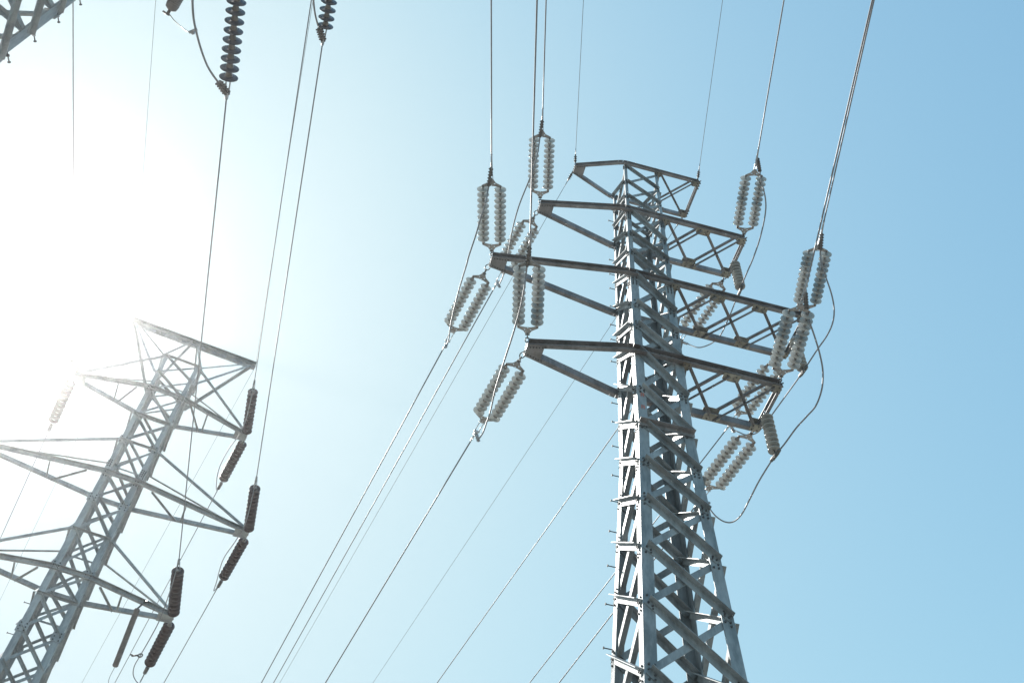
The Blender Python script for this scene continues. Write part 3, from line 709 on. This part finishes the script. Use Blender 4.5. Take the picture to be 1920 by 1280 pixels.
# surge arresters
A = [V(p) for p in D['TArr']]
t = thing('surge_arrester', 'grey rod surge arrester poking in at the top edge with a thin lead', 'surge arrester', A[1])
d = (A[0] - A[1]).normalized(); f = frame_rot(d).to_4x4()
t.rotation_euler = f.to_euler()
mb = MB(); mb.lathe([(0, 0), (0, .03), (.03, .075), (.08, .085)] + [q for i in range(40) for q in ((.09 + i*.026, .084), (.100 + i*.026, .090), (.106 + i*.026, .084))] + [(1.2, .06), (1.2, 0)], 18); mb.build('housing', M['rubber'], t)
mb = MB(); mb.tube([V((-.07, 0, 0)), V((0, 0, 0))], .022, 8); mb.tube([V((-.055, -.07, 0)), V((-.055, .03, 0))], .014, 6); mb.build('end_fitting', M['fitting'], t)
lead = catmull([A[2], A[3], A[4], A[5]], 6)
inv = (Matrix.Translation(A[1]) @ f).inverted()
mb = MB(); mb.tube([inv @ p for p in lead], .006, 6); mb.build('lead_wire', M['fitting'], t)
mb = MB(); c = inv @ A[5]; mb.tube([c - V((.05, .02, 0)), c + V((.05, .05, .0))], .02, 6); mb.tube([c + V((-.03, .03, -.05)), c + V((-.02, .03, .06))], .022, 6); mb.build('lead_clamp', M['alu'], t)
A = [V(p) for p in D['LArr']]
t = thing('surge_arrester', 'long grey rod surge arrester slung below right end of the lowest crossarm, far left tower', 'surge arrester', A[1])
d = (A[2] - A[1]).normalized(); f = frame_rot(d).to_4x4(); t.rotation_euler = f.to_euler(); inv = (Matrix.Translation(A[1]) @ f).inverted(); ln = (A[2] - A[1]).length
mb = MB(); mb.lathe([(0, 0), (0, .05), (.02, .06)] + [q for i in range(int((ln - .12)/.03)) for q in ((.03 + i*.03, .057), (.042 + i*.03, .066), (.05 + i*.03, .057))] + [(ln - .03, .062), (ln, .035), (ln, 0)], 16); mb.build('housing', M['rubber'], t)
mb = MB(); a0 = inv @ A[0]; a5 = inv @ A[5]; mb.bar(V((0, 0, 0)), a0, .035, .05); mb.bar(a0, a5, .03, .03); mb.build('hanger_bracket', M['fitting'], t)
e = A[2]; mb = MB(); mb.tube([inv @ p for p in catmull([e, e + (A[3] - e)*.6 + V((-.03, 0, -.05)), A[3] + V((0, .05, -.1)), A[3] + V((.05, .3, -.6))], 6)], .005, 6); mb.build('lead_wire', M['fitting'], t)

# ---------------------------------------------------------------- ground and air
mb = MB(); mb.add([V((-150, -130, GROUND)), V((150, -130, GROUND)), V((150, 170, GROUND)), V((-150, 170, GROUND))], [(0, 1, 2, 3)])
gm, nt, p = node_mat('dry_grassy_soil'); N = nt.nodes.new; L = nt.links.new
g = N('ShaderNodeNewGeometry'); n1 = N('ShaderNodeTexNoise'); n1.inputs['Scale'].default_value = .35; n1.inputs['Detail'].default_value = 9; L(g.outputs['Position'], n1.inputs['Vector'])
r = N('ShaderNodeValToRGB'); r.color_ramp.elements[0].color = (.16, .15, .13, 1); r.color_ramp.elements[1].color = (.28, .262, .23, 1); r.color_ramp.elements[0].position = .35; r.color_ramp.elements[1].position = .65
L(n1.outputs['Fac'], r.inputs[0]); L(r.outputs[0], p.inputs['Base Color']); p.inputs['Roughness'].default_value = .95
tag(mb.build('ground', gm), 'dry soil ground below the power lines, out of view', 'ground', kind='structure')

HAZE = True
if HAZE:  # haze volume added to stand in for the veiling glare
    mb = MB(); x0, x1, y0, y1, z0, z1 = -152, 152, -132, 172, GROUND - 1, 26.6
    vs = [V((x, y, z)) for z in (z0, z1) for x, y in ((x0, y0), (x1, y0), (x1, y1), (x0, y1))]
    mb.add(vs, [(3, 2, 1, 0), (4, 5, 6, 7), (0, 1, 5, 4), (1, 2, 6, 5), (2, 3, 7, 6), (3, 0, 4, 7)])
    hm = bpy.data.materials.new('glare_haze'); hm.use_nodes = True; nt = hm.node_tree; nt.nodes.clear()
    out = nt.nodes.new('ShaderNodeOutputMaterial'); pv = nt.nodes.new('ShaderNodeVolumePrincipled')
    pv.inputs['Color'].default_value = (.97, .985, 1, 1); pv.inputs['Density'].default_value = HAZE_D; pv.inputs['Anisotropy'].default_value = HAZE_G
    nt.links.new(pv.outputs[0], out.inputs['Volume'])
    tag(mb.build('haze', hm), 'thin haze added to give the glare round the sun', 'haze', kind='stuff')

# ---------------------------------------------------------------- sun and sky
SUN = V((SUNV)).normalized()
sl = bpy.data.lights.new('sun', 'SUN'); sl.energy = SUN_E; sl.angle = math.radians(.53); sl.color = (1, .965, .90)
so = bpy.data.objects.new('sun', sl); COL.objects.link(so); so.rotation_euler = SUN.to_track_quat('Z', 'Y').to_euler(); so.location = SUN*200
w = bpy.data.worlds.new('World'); scene.world = w; w.use_nodes = True; nt = w.node_tree; N = nt.nodes.new; L = nt.links.new
bg = nt.nodes['Background']; bg.inputs['Strength'].default_value = 1
sky = N('ShaderNodeTexSky'); sky.sky_type = 'NISHITA'; sky.sun_disc = False
sky.sun_elevation = math.asin(SUN.z); sky.sun_rotation = math.atan2(SUN.x, SUN.y); sky.air_density = 1.0; sky.dust_density = 1.5; sky.ozone_density = 1.0; sky.altitude = 50
sep = N('ShaderNodeSeparateColor'); L(sky.outputs[0], sep.inputs[0]); cmb = N('ShaderNodeCombineColor')
for i, (kk, am) in enumerate(SKY_CURVE):                             # soft shoulder: each channel of the sky saturates as am * (1 - exp(-x / kk))
    q = N('ShaderNodeMath'); q.operation = 'MULTIPLY'; q.inputs[1].default_value = -1/kk; L(sep.outputs[i], q.inputs[0])
    q1 = N('ShaderNodeMath'); q1.operation = 'EXPONENT'; L(q.outputs[0], q1.inputs[0])
    q2 = N('ShaderNodeMath'); q2.operation = 'MULTIPLY_ADD'; q2.inputs[1].default_value = -am; q2.inputs[2].default_value = am; L(q1.outputs[0], q2.inputs[0]); L(q2.outputs[0], cmb.inputs[i])
last = cmb
L(last.outputs[0], bg.inputs['Color'])

# ---------------------------------------------------------------- camera
f, pitch, roll = 1930.0, .94189, .10108
cp, sp_, cr, sr = math.cos(pitch), math.sin(pitch), math.cos(roll), math.sin(roll)
fw = V((0, cp, sp_)); up = V((0, -sp_, cp)); rt = V((1, 0, 0))
Rv = rt*cr + up*sr; Uv = up*cr - rt*sr
cam = bpy.data.cameras.new('camera'); co = bpy.data.objects.new('camera', cam); COL.objects.link(co)
co.matrix_world = Matrix((Rv, Uv, -fw)).transposed().to_4x4()
cam.sensor_width = 36; cam.lens = f/1920*36; cam.clip_start = .1; cam.clip_end = 2000
scene.camera = co
scene.view_settings.view_transform = 'Standard'; scene.view_settings.look = 'None'; scene.view_settings.exposure = EXPO; scene.view_settings.gamma = 1
scene.cycles.max_bounces = 8; scene.cycles.volume_bounces = 0; scene.cycles.transparent_max_bounces = 24
